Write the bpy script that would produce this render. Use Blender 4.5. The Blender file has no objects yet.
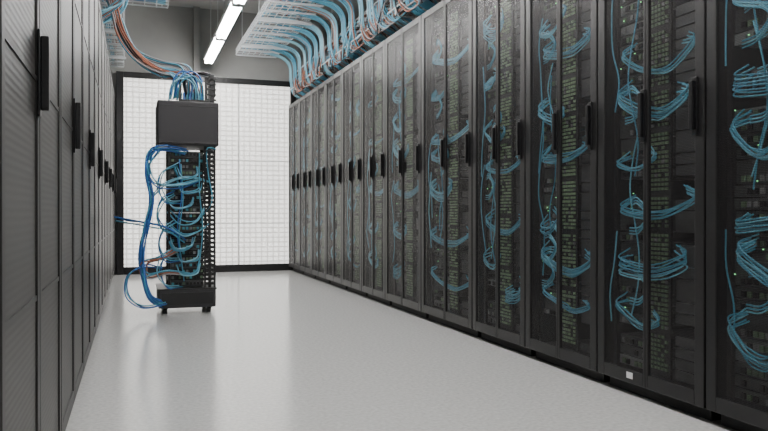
import bpy, math, random
from mathutils import Vector, Matrix
random.seed(23)
F=720.0; TH=math.atan(251/F); CT=math.cos(TH); ST=math.sin(TH)
H_CAM=0.75; AR=1.914; AL=0.205; HR=2.15; D=9.3; CEIL=3.35
scene=bpy.context.scene
COL=scene.collection

# ---------- materials ----------
def mat(name,color,rough=0.5,metal=0.0,emit=None,es=0.0,spec=0.5):
    m=bpy.data.materials.new(name); m.use_nodes=True
    b=m.node_tree.nodes['Principled BSDF']
    b.inputs['Base Color'].default_value=(*color,1); b.inputs['Roughness'].default_value=rough
    b.inputs['Metallic'].default_value=metal
    b.inputs['Specular IOR Level'].default_value=spec
    if emit: b.inputs['Emission Color'].default_value=(*emit,1); b.inputs['Emission Strength'].default_value=es
    return m
def N(m,t): return m.node_tree.nodes.new(t)
def L(m,a,b): m.node_tree.links.new(a,b)
def noise_color(m,c1,c2,scale,detail=4,bump=0.0,lo=0.35,hi=0.65):
    b=m.node_tree.nodes['Principled BSDF']
    tc=N(m,'ShaderNodeTexCoord'); n=N(m,'ShaderNodeTexNoise'); n.inputs['Scale'].default_value=scale; n.inputs['Detail'].default_value=detail
    r=N(m,'ShaderNodeValToRGB'); r.color_ramp.elements[0].color=(*c1,1); r.color_ramp.elements[1].color=(*c2,1)
    r.color_ramp.elements[0].position=lo; r.color_ramp.elements[1].position=hi
    L(m,tc.outputs['Object'],n.inputs['Vector']); L(m,n.outputs['Fac'],r.inputs['Fac']); L(m,r.outputs['Color'],b.inputs['Base Color'])
    if bump:
        bp=N(m,'ShaderNodeBump'); bp.inputs['Strength'].default_value=bump; bp.inputs['Distance'].default_value=0.002
        L(m,n.outputs['Fac'],bp.inputs['Height']); L(m,bp.outputs['Normal'],b.inputs['Normal'])
M={}
M['black']=mat('cabinet_black',(0.009,0.0085,0.009),0.42)
M['dark']=mat('cabinet_interior',(0.009,0.009,0.010),0.6)
M['unit']=mat('equipment_face',(0.045,0.047,0.048),0.45)
M['unit2']=mat('equipment_face_light',(0.15,0.155,0.155),0.5)
M['port']=mat('port_black',(0.005,0.005,0.006),0.4)
M['green']=mat('module_green',(0.21,0.31,0.18),0.5)
M['green2']=mat('module_dark_green',(0.10,0.155,0.09),0.5)
M['teal']=mat('module_teal',(0.05,0.25,0.3),0.5)
M['led']=mat('led_green',(0.1,0.5,0.1),0.4,emit=(0.3,1,0.4),es=2)
M['handle']=mat('handle_black',(0.004,0.004,0.005),0.35)
M['steel']=mat('galvanised_steel',(0.66,0.68,0.69),0.45,metal=0.1)
M['white']=mat('label_white',(0.8,0.8,0.8),0.6)
M['grayhead']=mat('powder_coat_charcoal',(0.024,0.022,0.025),0.5)
M['rubber']=mat('rubber',(0.01,0.01,0.01),0.7)
M['blue']=mat('cable_blue',(0.09,0.34,0.48),0.4)
M['blue2']=mat('cable_light_blue',(0.20,0.46,0.58),0.4)
M['royal']=mat('cable_royal_blue',(0.03,0.13,0.40),0.4)
M['cyan']=mat('patch_cable_blue',(0.06,0.30,0.42),0.4)
M['cyan2']=mat('patch_cable_light',(0.14,0.43,0.55),0.4)
M['brown']=mat('cable_brown',(0.34,0.12,0.07),0.5)
M['gray']=mat('cable_gray',(0.32,0.30,0.30),0.5)
M['blackc']=mat('cable_black',(0.015,0.015,0.018),0.45)
M['fixture']=mat('fixture_white',(0.75,0.75,0.75),0.4)
M['tube']=mat('tube_emission',(1,1,1),0.4,emit=(1.0,0.985,0.965),es=64)
m=bpy.data.materials.new('perforated_door'); m.use_nodes=True; nt=m.node_tree; b=nt.nodes['Principled BSDF']
b.inputs['Base Color'].default_value=(0.034,0.032,0.033,1); b.inputs['Roughness'].default_value=0.32
tc=N(m,'ShaderNodeTexCoord'); sp=N(m,'ShaderNodeSeparateXYZ'); L(m,tc.outputs['Object'],sp.inputs[0])
def stripe(src,per,thr):
    a=N(m,'ShaderNodeMath'); a.operation='DIVIDE'; L(m,src,a.inputs[0]); a.inputs[1].default_value=per
    f=N(m,'ShaderNodeMath'); f.operation='FRACT'; L(m,a.outputs[0],f.inputs[0])
    g=N(m,'ShaderNodeMath'); g.operation='LESS_THAN'; L(m,f.outputs[0],g.inputs[0]); g.inputs[1].default_value=thr
    return g.outputs[0]
h1=stripe(sp.outputs['Y'],0.0055,0.24); h2=stripe(sp.outputs['Z'],0.0055,0.24)
mx=N(m,'ShaderNodeMath'); mx.operation='MAXIMUM'; L(m,h1,mx.inputs[0]); L(m,h2,mx.inputs[1])
mr=N(m,'ShaderNodeMapRange'); mr.inputs['To Min'].default_value=0.16; mr.inputs['To Max'].default_value=0.68
L(m,mx.outputs[0],mr.inputs['Value']); L(m,mr.outputs['Result'],b.inputs['Alpha'])
M['mesh']=m
m=mat('ribbed_door',(0.09,0.083,0.078),0.45); b=m.node_tree.nodes['Principled BSDF']
tc=N(m,'ShaderNodeTexCoord'); w=N(m,'ShaderNodeTexWave'); w.bands_direction='Z'; w.inputs['Scale'].default_value=20; w.inputs['Distortion'].default_value=0
L(m,tc.outputs['Object'],w.inputs['Vector'])
r=N(m,'ShaderNodeValToRGB'); r.color_ramp.elements[0].color=(0.018,0.016,0.0148,1); r.color_ramp.elements[1].color=(0.028,0.0253,0.0235,1)
L(m,w.outputs['Fac'],r.inputs['Fac']); L(m,r.outputs['Color'],b.inputs['Base Color'])
bp=N(m,'ShaderNodeBump'); bp.inputs['Strength'].default_value=0.2; bp.inputs['Distance'].default_value=0.002
L(m,w.outputs['Fac'],bp.inputs['Height']); L(m,bp.outputs['Normal'],b.inputs['Normal'])
M['rib']=m
M['left']=mat('cabinet_charcoal',(0.012,0.011,0.0105),0.45)
M['floor']=mat('floor_vinyl',(0.6,0.6,0.58),0.3)
noise_color(M['floor'],(0.57,0.568,0.555),(0.74,0.736,0.72),60,6,0.015,0.3,0.7)
M['floor'].node_tree.nodes['Principled BSDF'].inputs['Roughness'].default_value=0.17
M['wall']=mat('wall_paint',(0.42,0.415,0.40),0.8); noise_color(M['wall'],(0.34,0.337,0.325),(0.38,0.377,0.362),3,3)
M['ceil']=mat('ceiling_paint',(0.6,0.6,0.58),0.9); noise_color(M['ceil'],(0.57,0.57,0.55),(0.62,0.62,0.6),4,3)
m=mat('translucent_panel',(0.85,0.84,0.8),0.35,emit=(1,0.98,0.94),es=1.8); b=m.node_tree.nodes['Principled BSDF']
tc=N(m,'ShaderNodeTexCoord'); mp=N(m,'ShaderNodeMapping'); mp.inputs['Rotation'].default_value=(math.radians(90),0,0)
br=N(m,'ShaderNodeTexBrick'); br.offset=0; br.inputs['Scale'].default_value=1; br.inputs['Brick Width'].default_value=0.075; br.inputs['Row Height'].default_value=0.062
br.inputs['Mortar Size'].default_value=0.009; br.inputs['Mortar Smooth'].default_value=0.3
br.inputs['Color1'].default_value=(0.88,0.87,0.83,1); br.inputs['Color2'].default_value=(0.84,0.83,0.79,1); br.inputs['Mortar'].default_value=(0.45,0.43,0.405,1)
L(m,tc.outputs['Object'],mp.inputs['Vector']); L(m,mp.outputs['Vector'],br.inputs['Vector'])
L(m,br.outputs['Color'],b.inputs['Base Color']); L(m,br.outputs['Color'],b.inputs['Emission Color'])
M['panel']=m

# ---------- builders ----------
class MB:
    def __init__(s): s.v=[]; s.f=[]; s.mi=[]; s.mats=[]
    def mid(s,k):
        if k not in s.mats: s.mats.append(k)
        return s.mats.index(k)
    def box(s,x0,x1,y0,y1,z0,z1,k):
        i=len(s.v)
        s.v+=[(x0,y0,z0),(x1,y0,z0),(x1,y1,z0),(x0,y1,z0),(x0,y0,z1),(x1,y0,z1),(x1,y1,z1),(x0,y1,z1)]
        for q in ((0,3,2,1),(4,5,6,7),(0,1,5,4),(1,2,6,5),(2,3,7,6),(3,0,4,7)):
            s.f.append(tuple(i+a for a in q)); s.mi.append(s.mid(k))
    def quad(s,pts,k):
        i=len(s.v); s.v+=pts; s.f.append((i,i+1,i+2,i+3)); s.mi.append(s.mid(k))
    def cyl(s,c,r,h,axis,k,n=16):
        i=len(s.v)
        for e in (-h/2,h/2):
            for a in range(n):
                t=2*math.pi*a/n; p=[r*math.cos(t),r*math.sin(t)]
                q=[0,0,0]; o=[j for j in range(3) if j!=axis]; q[axis]=e; q[o[0]]=p[0]; q[o[1]]=p[1]
                s.v.append((c[0]+q[0],c[1]+q[1],c[2]+q[2]))
        for a in range(n):
            s.f.append((i+a,i+(a+1)%n,i+n+(a+1)%n,i+n+a)); s.mi.append(s.mid(k))
        s.f.append(tuple(i+a for a in range(n))[::-1]); s.mi.append(s.mid(k))
        s.f.append(tuple(i+n+a for a in range(n))); s.mi.append(s.mid(k))
    def obj(s,name,parent=None,bevel=0,loc=None):
        me=bpy.data.meshes.new(name); me.from_pydata(s.v,[],s.f)
        for k in s.mats: me.materials.append(M[k])
        me.polygons.foreach_set('material_index',s.mi); me.update()
        o=bpy.data.objects.new(name,me); COL.objects.link(o)
        if parent: o.parent=parent
        if loc: o.location=loc
        if bevel:
            b=o.modifiers.new('bevel','BEVEL'); b.width=bevel; b.segments=2; b.limit_method='ANGLE'
        return o
def empty(name,loc=(0,0,0)):
    e=bpy.data.objects.new(name,None); e.location=loc; e.empty_display_size=0.1; COL.objects.link(e); return e
def smooth(pts,n=5):
    P=[Vector(p) for p in pts]; P=[2*P[0]-P[1]]+P+[2*P[-1]-P[-2]]; out=[]
    for i in range(1,len(P)-2):
        a,b,c,d=P[i-1:i+3]
        for j in range(n):
            t=j/n
            out.append(0.5*((2*b)+(c-a)*t+(2*a-5*b+4*c-d)*t*t+(3*b-a-3*c+d)*t**3))
    out.append(P[-2]); return out
class Cables:
    def __init__(s): s.g={}
    def add(s,pts,k,r=0.0035,n=5,bound=None):
        pp=smooth(pts,n)
        if bound: pp=[Vector((max(bound[0],min(bound[1],p.x)),p.y,max(0.012,p.z))) for p in pp]
        s.g.setdefault((k,r),[]).append(pp)
    def obj(s,name,parent):
        for (k,r),sp in s.g.items():
            cu=bpy.data.curves.new(name,'CURVE'); cu.dimensions='3D'; cu.bevel_depth=r; cu.bevel_resolution=1; cu.use_fill_caps=True
            for pp in sp:
                c=cu.splines.new('POLY'); c.points.add(len(pp)-1)
                for i,p in enumerate(pp): c.points[i].co=(*p,1)
                c.use_smooth=True
            cu.materials.append(M[k]); o=bpy.data.objects.new(name+'_'+k,cu); COL.objects.link(o); o.parent=parent
rnd=random.uniform

# ---------- room ----------
def wall(name,x0,x1,y0,y1,z0,z1,k):
    b=MB(); b.box(x0,x1,y0,y1,z0,z1,k); return b.obj(name)
X0,X1,Y0,Y1=-1.35,3.2,-1.6,D+0.12
wall('floor',X0-.1,X1+.1,Y0-.1,Y1+.1,-0.1,0,'floor')
wall('ceiling',X0-.1,X1+.1,Y0-.1,Y1+.1,CEIL,CEIL+.1,'ceil')
wall('wall_left',X0-.1,X0,Y0,Y1,0,CEIL,'wall')
wall('wall_right',X1,X1+.1,Y0,Y1,0,CEIL,'wall')
wall('wall_back',X0-.1,X1+.1,Y1,Y1+.1,0,CEIL,'wall')
wall('wall_front',X0-.1,X1+.1,Y0-.1,Y0,0,CEIL,'wall')
e=empty('window_1',(0,D,0)); b=MB()
xa,xb,zt=-0.19,2.02,2.47
b.box(xa+.05,xb-.05,.04,.07,.08,zt-.05,'panel'); b.obj('translucent_panel',e)
b=MB(); b.box(xa,xa+.085,0,.1,0,zt,'black'); b.box(xb-.07,xb,0,.1,0,zt,'black')
b.box(xa+.085,xb-.07,0,.1,zt-.07,zt,'black'); b.box(xa+.085,xb-.07,0,.1,0.0,.09,'black'); b.obj('frame',e,.004)
b=MB()
for i in range(1,3):
    x=xa+(xb-xa)*i/3; b.box(x-.006,x+.006,.03,.04,.09,zt-.07,'steel')
for z in (0.62,1.42): b.box(xa+.085,xb-.07,.03,.04,z-.004,z+.004,'steel')
b.obj('glazing_bar',e)
b=MB(); b.box(0.72,0.80,D+.04,D+.118,zt+.01,CEIL-.002,'wall'); b.obj('trim_1',None,.004)

# ---------- right cabinets ----------
xs=[705,597,525,472,421,385]
K=F*AR/CT
dd=[(K/(x-133)-AR*ST)/CT for x in xs]
bounds=[dd[0]-.645*2,dd[0]-.645]+dd
rest=D-.03-dd[-1]; n=6
bounds+= [dd[-1]+rest*(i+1)/n for i in range(n)]
def cabinet_right(y0,y1,idx):
    w=y1-y0-.004; e=empty('server_cabinet',(AR,y0+.002,0)); dp=.98; H=HR
    b=MB()
    b.box(.035,dp,0,.02,.05,H,'black'); b.box(.035,dp,w-.02,w,.05,H,'black')
    b.box(.035,dp,.02,w-.02,H-.03,H,'black'); b.box(dp-.02,dp,.02,w-.02,.05,H-.03,'dark'); b.box(.035,dp-.02,.02,w-.02,.05,.08,'black')
    b.box(.05,dp-.02,.02,w-.02,0,.05,'rubber')
    b.obj('body',e,.003)
    b=MB(); so=.046; si=.014; z0=.055; z1=H-.005; c=w/2; tk=.016
    leaves=((.003,c-.001,so,si),(c+.001,w-.003,si,so))
    for (a,d_,sa,sb) in leaves:
        b.box(0,tk,a,a+sa,z0,z1,'black'); b.box(0,tk,d_-sb,d_,z0,z1,'black')
        b.box(0,tk,a+sa,d_-sb,z0,z0+.055,'black'); b.box(0,tk,a+sa,d_-sb,z1-.045,z1,'black')
    b.obj('door_frame',e,.003)
    b=MB()
    for (a,d_,sa,sb) in leaves:
        a+=sa-.004; d_-=sb-.004
        b.quad([(.006,a,z0+.05),(.006,d_,z0+.05),(.006,d_,z1-.04),(.006,a,z1-.04)],'mesh')
    b.obj('perforated_door_panel',e)
    b=MB()
    for yc in (c+.010,.045):
        b.box(-.008,0,yc-.014,yc+.014,1.03,1.24,'handle'); b.box(-.024,-.008,yc-.009,yc+.009,1.05,1.225,'handle')
    b.obj('handle',e,.003)
    s0=c*.80; s1=s0+.125
    b=MB()
    for yc in (.035,w-.055): b.box(.062,.082,yc,yc+.02,.08,H-.03,'black')
    z=.10
    while z<H-.1:
        h=random.choice([.044,.044,.088])
        if random.random()<.9:
            k='unit' if random.random()<.82 else 'unit2'
            b.box(.075+rnd(0,.01),.7,s1+.012,w-.055,z+.003,z+h-.003,k)
            nq=int((w-.06-s1-.02)/.026)
            for q in range(nq):
                yy=s1+.02+q*.026
                if random.random()<.8: b.box(.067,.075,yy,yy+.017,z+.010,z+.030,'port' if random.random()<.5 else ('unit2' if random.random()<.5 else 'green2'))
        if random.random()<.85: b.box(.075,.7,.055,s0-.02,z+.003,z+h-.003,'unit')
        z+=h
    b.obj('equipment',e)
    b=MB(); z=.13
    b.box(.058,.068,s0-.012,s1,.10,H-.06,'dark')
    near=idx<3
    while z<H-.12:
        blk=random.randint(5,16)
        for rr in range(blk):
            if z>H-.1: break
            for q in range(6):
                if random.random()<.9:
                    yy=s0+q*(s1-s0-.005)/6
                    b.box(.052,.058,yy,yy+(s1-s0)/6-.008,z,z+.011,('green2' if near else 'green') if random.random()<.7 else ('green2' if random.random()<.8 else 'unit2'))
            z+=.018
        z+=.02
    b.obj('module_strip',e)
    b=MB()
    for q in range(10):
        zz=rnd(.3,2.0); yy=rnd(s1+.02,w-.07); b.box(.063,.067,yy,yy+.004,zz,zz+.004,'led')
    b.obj('status_led',e)
    C=Cables(); bd=(.024,.60)
    dens=1.0 if idx<7 else .6
    z=.30; R=.0032
    while z<H-.15:
        n=int(random.randint(3,7)*dens)+1
        typ=random.random()
        lim=.65 if idx<4 else .35
        if typ<lim: ya,yb=rnd(.08,.14),w-rnd(.08,.12)
        elif typ<.95: ya,yb=c*rnd(.9,1.2),w-rnd(.065,.09)
        else: ya,yb=.08,c*.9
        dr=rnd(.02,.075); tilt=rnd(-.06,.06); sprd=rnd(.005,.012)
        for q in range(n):
            j=lambda s=.010: rnd(-s,s); o=q*sprd
            k=random.choice(['cyan','cyan','cyan2','blue','cyan','cyan2'])
            ym=(ya+yb)/2
            C.add([(.055,ya+.06+j(.02),z+.035+o+j(.015)),(.042,ya+.005+j(.008),z+.012+o*.8+j(.006)),(.036+j(.005),ya*.72+yb*.28+j(.01),z-dr*.85+o*.9),(.034+j(.005),ym+j(.02),z-dr+o*1.0+tilt*.3+j(.005)),(.036+j(.005),ya*.25+yb*.75+j(.01),z-dr*.7+o+tilt*.6),(.042,yb+j(.006),z+tilt+o+j(.006)),(.055,yb-.06+j(.02),z+.035+tilt+o+j(.015))],k,R,6,bd)
        z+=rnd(.16,.34)
    for t in range(2):
        yy=[w-.075,c*1.35][t]+rnd(-.02,.02)
        for q2 in range(2):
            nn=random.randint(3,6); zz=rnd(.25,1.3); ph=rnd(0,6); pts=[]
            for q in range(nn+1): pts.append((.036+rnd(-.006,.008),min(w-.05,yy+.03*math.sin(ph+q*1.3)+rnd(-.008,.008)),min(H-.08,zz+q*.13)))
            C.add(pts,random.choice(['blue','cyan','cyan2']),R,5,bd)
    for t in range(int(3*dens)+1):
        yy=rnd(w*.55,w*.72); zz=rnd(.4,1.9)
        for q in range(3):
            r=.05+.012*q
            C.add([(.055,yy+.09,zz+r*.9),(.038,yy+.03,zz+r),(.034,yy-r*.6,zz+rnd(-.01,.01)),(.038,yy+.02,zz-r*.9),(.055,yy+.10,zz-r)],random.choice(['cyan2','cyan']),R,6,bd)
    C.obj('patch_cable',e)
    if idx==2:
        b=MB(); b.box(-.002,0,w*.62,w*.68,.075,.10,'white'); b.obj('label',e)
for i in range(len(bounds)-1): cabinet_right(bounds[i],bounds[i+1],i)

# ---------- left cabinets ----------
LB=[2.375+1.05*i for i in range(-3,7)]; LB=[y for y in LB if y<D-.05]
LB.append(D-.02) if D-LB[-1]>.3 else None
def cabinet_left(y0,y1):
    w=y1-y0-.006; e=empty('server_cabinet',(-AL,y0+.003,0)); dp=1.0; H=HR; c=w/2
    b=MB(); b.box(-dp,-.03,0,w,.05,H,'left'); b.box(-dp+.02,-.05,.02,w-.02,0,.05,'rubber'); b.obj('body',e,.003)
    b=MB(); z0=.05; z1=H-.003
    for (a,d_) in ((.006,c-.004),(c+.004,w-.006)):
        s=.035
        b.box(-.028,0,a,a+s,z0,z1,'left'); b.box(-.028,0,d_-s,d_,z0,z1,'left')
        b.box(-.028,0,a+s,d_-s,z0,z0+.05,'left'); b.box(-.028,0,a+s,d_-s,z1-.05,z1,'left')
    b.obj('door_frame',e,.003)
    b=MB()
    for (a,d_) in ((.006,c-.004),(c+.004,w-.006)):
        b.box(-.02,-.005,a+.035,d_-.035,z0+.05,z1-.05,'rib')
        for zz in (.55,1.05,1.55): b.box(-.006,-.002,a+.035,d_-.035,zz,zz+.012,'left')
    b.obj('door_panel',e)
    b=MB(); yc=c-.03
    b.box(0,.006,yc-.016,yc+.016,.97,1.17,'handle'); b.box(.006,.024,yc-.011,yc+.011,.985,1.155,'handle'); b.obj('handle',e,.003)
for i in range(len(LB)-1): cabinet_left(LB[i],LB[i+1])

# ---------- cable trays ----------
def tray(x0,x1,y0,y1,z,along='y'):
    e=empty('cable_tray',(0,0,0)); b=MB(); t=.004
    hh=.06
    for x in (x0,x1):
        for zz in (z,z+hh/2,z+hh): b.box(x-t,x+t,y0,y1,zz-t,zz+t,'steel')
    nx=max(2,int((x1-x0)/.07))
    for i in range(1,nx): xx=x0+(x1-x0)*i/nx; b.box(xx-.003,xx+.003,y0,y1,z-.003,z+.003,'steel')
    y=y0; ii=0
    while y<=y1+.001:
        tt=.0035
        b.box(x0,x1,y-tt,y+tt,z-.010,z-.003,'steel')
        if ii%3==0: b.box(x0,x1,y-.012,y+.012,z-.022,z-.010,'steel')
        for x in (x0,x1): b.box(x-t,x+t,y-t,y+t,z-.01,z+hh,'steel')
        y+=.1; ii+=1
    y=y0+.3
    while y<y1:
        for x in (x0-.012,x1+.012): b.cyl((x,y,(z-.03+CEIL)/2),.005,CEIL-z+.03-.004,2,'steel',8)
        b.box(x0-.03,x1+.03,y-.018,y+.018,z-.045,z-.02,'steel'); y+=1.2
    b.obj('basket',e)
    return e
tA=tray(1.22,1.72,1.0,9.15,2.74); tB=tray(1.98,2.5,1.0,9.15,2.50)
def longrun(e,x0,x1,y0,y1,z,n,r=.006):
    C=Cables()
    for i in range(n):
        xx=rnd(x0+.03,x1-.03); pts=[]; y=y0; lay=rnd(.008,.05)
        while y<y1: pts.append((min(x1-.015,max(x0+.015,xx+rnd(-.015,.015))),y,z+lay+rnd(-.004,.004))); y+=.35
        C.add(pts,random.choice(['blue','blue2','blue2','blue','gray','brown']),r,3)
    C.obj('cable_run',e)
longrun(tA,1.22,1.72,1.05,9.1,2.745,28); longrun(tB,1.98,2.5,1.05,9.1,2.505,22)
C=Cables()
for i in range(18):
    pts=[]; y=1.1; xx=rnd(1.93,2.02); zz=rnd(2.30,2.42)
    while y<9.1: pts.append((xx+rnd(-.02,.02),y,zz+rnd(-.03,.03))); y+=.3
    C.add(pts,['brown','gray','brown','blue','blue2','blackc'][i%6],.006,3)
C.obj('cable_run',tB)
b=MB(); y=1.2
while y<9.1:
    b.box(1.905,2.06,y-.008,y+.008,2.262,2.272,'steel'); b.box(1.905,1.913,y-.008,y+.008,2.262,2.33,'steel')
    b.box(2.05,2.058,y-.008,y+.008,2.152,2.50,'steel'); y+=.4
b.box(1.903,1.911,1.1,9.15,2.325,2.333,'steel'); b.obj('bracket',tB)
C=Cables(); y=3.2
while y<9.0:
    kk=random.choice(['blue','blue2','blue2','blue'])
    n=random.randint(5,7); yo=rnd(-.06,.06); dx=rnd(0,.1)
    for q in range(n):
        j=rnd(-.006,.006); k=kk if random.random()<.85 else random.choice(['brown','gray'])
        yy=min(9.05,y+q*.024)
        C.add([(1.27+dx+j,yy-.12,2.76),(1.40+dx,yy-.02,2.75+j),(1.58+dx*.6,yy+.02,2.73+j),(1.78,yy+.03,2.69+j),(1.87,yy+.05,2.60+j),(1.89+j,yy+.07+yo*.3,2.42),(1.94+j,min(9.1,yy+.1+yo),2.27),(2.06+j,min(9.1,yy+.08+yo),2.19+q*.002)],k,.0055,5)
    y+=.27
y=3.4; ks=['blue','brown','gray','blue2','brown','blackc']
while y<9.0:
    n=random.randint(4,7); s=random.choice([-1,1])
    for q in range(n):
        k=random.choice(ks); j=rnd(-.02,.02); l=rnd(.15,.40)*s
        c=lambda v:max(1.2,min(9.1,v))
        C.add([(2.1+j,c(y-l*.4),2.53),(1.94+j,c(y),2.50+j),(1.90+j,c(y+l*.4),2.36+j),(1.92+j,c(y+l*.9),2.24+j),(2.0+j,c(y+l*1.3),2.30+j),(2.1,c(y+l*1.5),2.19)],k,.0055,5)
    y+=.18
C.obj('drop_cable',tB)
tL=tray(-.62,-.10,1.0,9.15,2.50)
longrun(tL,-.62,-.10,1.05,9.1,2.505,16)
e=empty('cable_tray'); b=MB()
for zz in (2.62,2.65,2.68,):
    for yy in (6.55,6.85): b.box(-.62,.30,yy-.005,yy+.005,zz-.005,zz+.005,'steel')
for i in range(10): xx=-.6+i*.1; b.box(xx-.004,xx+.004,6.55,6.85,2.612,2.62,'steel')
for xx in (-.5,.25):
    for yy in (6.55,6.85): b.cyl((xx,yy,(2.62+CEIL)/2),.005,CEIL-2.62-.004,2,'steel',8)
b.obj('basket',e)
C=Cables()
for i in range(14):
    yy=6.58+i*.018; C.add([(-.6,yy,2.63+rnd(0,.04)),(-.2,yy+rnd(-.01,.01),2.63+rnd(0,.04)),(.05,yy,2.64+rnd(0,.03)),(.28,yy+rnd(-.01,.01),2.63+rnd(0,.04))],random.choice(['blue','blue2','blue2']),.007,4)
C.obj('cable_run',e)

# ---------- open frame rack ----------
RX,RY=.385,5.55
e=empty('open_frame_rack',(RX,RY,0)); S=.00757
def P(x,y,v=0): return ((x-186)*S,v,max(.012,.75+(213-y)*S))
b=MB()
b.box(-.21,.205,-.02,.45,.045,.185,'grayhead'); b.obj('base',e,.012)
b=MB(); b.box(-.19,.185,-.026,-.02,.07,.16,'black'); b.box(-.215,.21,-.024,.455,.178,.19,'black')
for x in (-.16,.155):
    for y in (.04,.38): b.cyl((x,y,.026),.026,.03,0,'rubber',20); b.box(x-.022,x+.022,y-.02,y+.02,.03,.05,'steel')
b.obj('castor',e,.002)
b=MB(); zt0,zt1=.19,1.26
for (x0,x1) in ((.12,.133),(.190,.205)):
    b.box(x0,x1,0,.03,zt0,zt1,'black'); b.box(x0,x1,.36,.39,zt0,zt1,'black')
b.box(.150,.170,.0,.03,zt0,zt1,'black')
z=zt0+.02
while z<zt1:
    b.box(.133,.190,.002,.02,z,z+.020,'black'); b.box(.133,.190,.36,.38,z,z+.020,'black'); b.box(.198,.204,.03,.36,z,z+.01,'black'); z+=.034
b.box(-.14,-.125,.0,.03,zt0,zt1,'black'); b.box(-.14,-.125,.36,.39,zt0,zt1,'black')
z=zt0+.05
while z<zt1: b.box(-.138,-.127,.03,.36,z,z+.012,'black'); z+=.17
b.obj('upright_frame',e,.0015)
b=MB(); z=.20; r_=0
while z<1.21:
    h=.042
    b.box(-.122,.117,.03,.34,z,z+h+.002,'unit' if r_%3==0 else 'dark')
    for q in range(9):
        xx=-.115+q*.026; b.box(xx,xx+.018,.022,.03,z+.012,z+.032,random.choice(['port','green2','teal','unit2','port','port']))
    z+=h+.004; r_+=1
b.obj('patch_panel',e)
b=MB(); b.box(-.218,.222,-.06,.40,1.25,1.575,'grayhead'); b.obj('top_housing',e,.01)
b=MB(); b.box(-.205,.21,-.064,-.06,1.262,1.27,'black'); b.box(-.205,.21,-.064,-.06,1.535,1.540,'black')
b.box(-.06,.16,.02,.30,1.575,1.60,'black')
for x in (-.06,.13): b.box(x,x+.02,.05,.07,1.6,1.78,'black')
b.box(.165,.20,.05,.20,1.575,1.80,'black')
for i in range(5): b.box(.145,.215,.04,.05,1.6+i*.04,1.615+i*.04,'black')
b.obj('cable_entry',e,.003)
b=MB()
for i in range(8):
    x=-.05+i*.022; b.box(x,x+.016,.08,.12,1.6,1.66,'royal' if i%2 else 'blue')
b.obj('connector',e,.002)
C=Cables()
def bundle(px,n,kinds,sp=3,r=.0055,v0=-.04):
    for q in range(n):
        ox,oy=rnd(-sp,sp),rnd(-sp,sp)
        pts=[]
        for i,p in enumerate(px):
            v=p[2] if len(p)>2 else v0
            x,y,z=P(p[0]+ox+rnd(-1,1),p[1]+oy+rnd(-1,1),v+rnd(-.015,.015)); pts.append((x,y,z))
        C.add(pts,kinds[q%len(kinds)],r,6)
BL=['blue','royal','blue2','blue']; RB=['royal','royal','blue']
bundle([(117,218,.1),(130,221,.05),(148,224,0),(165,228),(182,240,0)],4,RB,2)
bundle([(185,152,.0),(165,150),(152,155),(149,175),(153,200),(148,225),(143,250),(145,275),(152,295),(165,302,.0)],8,RB,2.2,.006)
bundle([(160,152),(150,168),(158,185),(180,186),(200,180,.0)],4,BL,2.5)
bundle([(150,200),(165,185),(185,178),(205,182,0)],3,['blue2','blue'],2)
bundle([(175,250,0),(160,258),(146,262),(147,275),(165,272),(185,275,0)],5,['blue','brown','gray'],3)
bundle([(165,300),(145,303),(132,296),(127,284),(131,270),(145,262),(160,265,0)],3,RB,2,.005)
bundle([(212,150,-.07),(203,152,-.05),(205,175,-.03),(209,200,-.03),(200,215,0)],2,['blackc','blue'],2)
for i in range(8):
    y=172+i*13.5; x0=rnd(166,176); x1=rnd(192,206); d_=rnd(5,10)
    bundle([(x0,y-rnd(0,6),.02),((x0+x1)/2-6,y+d_),((x0+x1)/2+8,y+d_-2),(x1,y-rnd(2,6),.01)],3,['blue','blue2'],1.5,.0045)
for i in range(4):
    y=165+i*28; bundle([(175,y,.02),(163,y+8),(159,y+22),(166,y+36),(180,y+38,.02)],3,['blue2','blue','royal'],2,.0045)
bundle([(178,165,.0),(180,200),(176,235),(182,280,0)],2,BL,4,.0045)
bundle([(200,152,.0),(198,190),(202,230),(197,270,0)],2,['blue','blackc'],3,.0045)
bundle([(112,-8,.2),(118,15,.2),(126,40,.17),(142,62,.15),(165,74,.13),(190,76,.12),(196,90,.12),(196,101,.12)],14,['brown','gray','brown','blackc','brown','blue'],4,.007)
bundle([(120,25,.2),(135,55,.17),(160,66,.15),(185,72,.12),(188,98,.12)],7,['blue','blue2','gray','royal'],5,.007)
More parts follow.
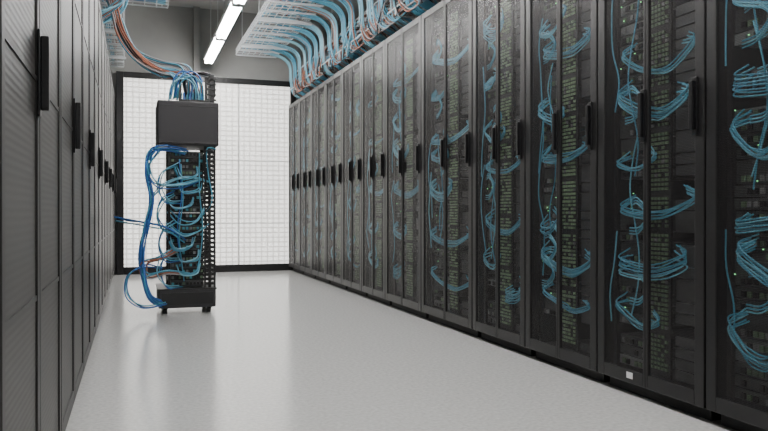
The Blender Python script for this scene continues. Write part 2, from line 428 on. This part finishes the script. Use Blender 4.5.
bundle([(172,100,.05),(176,84,.03),(186,76,.03),(196,84,.03),(199,100,.05)],7,['blue2','blue','royal'],4,.006,.03)
bundle([(176,98,.12),(178,84,.1),(172,74,.12),(160,70,.15)],5,['blue2','blue'],3,.006)
bundle([(186,98,.1),(185,82,.08),(198,74,.1),(212,78,.12),(213,98,.12)],4,['blackc','gray'],2,.008)
C.obj('cable',e)
C=Cables()
for q in range(16):
    x=rnd(-.14,.0); y=5.7+rnd(-.25,.25)
    C.add([(-.3,y,2.54),(-.12+rnd(-.02,.02),y,2.56),(x*.5-.03,y+rnd(-.1,.1),2.47),(-.09+rnd(-.03,.03),y+rnd(-.1,.1),2.3),(-.25,y,2.17)],random.choice(['blue','blue2','gray','brown']),.006,5)
C.obj('drop_cable',tL)

# ---------- lights ----------
bx=.886; yN=9.12
while yN>-1.4:
    y1=yN; y0=yN-1.26; 
    if y0<Y0+.05: break
    e=empty('fluorescent_light',(bx,(y0+y1)/2,2.6)); l=(y1-y0)/2
    b=MB(); b.box(-.06,.06,-l,l,.035,.08,'fixture'); b.box(-.05,.05,-l,-l+.02,-.005,.035,'fixture'); b.box(-.05,.05,l-.02,l,-.005,.035,'fixture')
    for y in (-l*.6,l*.6): b.cyl((0,y,(CEIL-2.6+.08)/2),.005,CEIL-2.6-.08-.004,2,'steel',8)
    b.obj('housing',e,.003)
    b=MB()
    for x in (-.028,.028): b.cyl((x,0,.012),.019,2*l-.042,1,'tube',14)
    b.obj('tube',e)
    yN=y0-.08
w=bpy.data.worlds.new('world'); scene.world=w; w.use_nodes=True
w.node_tree.nodes['Background'].inputs['Color'].default_value=(.8,.85,.9,1); w.node_tree.nodes['Background'].inputs['Strength'].default_value=.3

# ---------- camera ----------
cam=bpy.data.cameras.new('camera'); co=bpy.data.objects.new('camera',cam); COL.objects.link(co)
cam.sensor_width=36; cam.lens=F/768*36; cam.clip_start=.02
co.location=(0,0,H_CAM); co.rotation_euler=(math.radians(89.8),0,-TH)
scene.camera=co
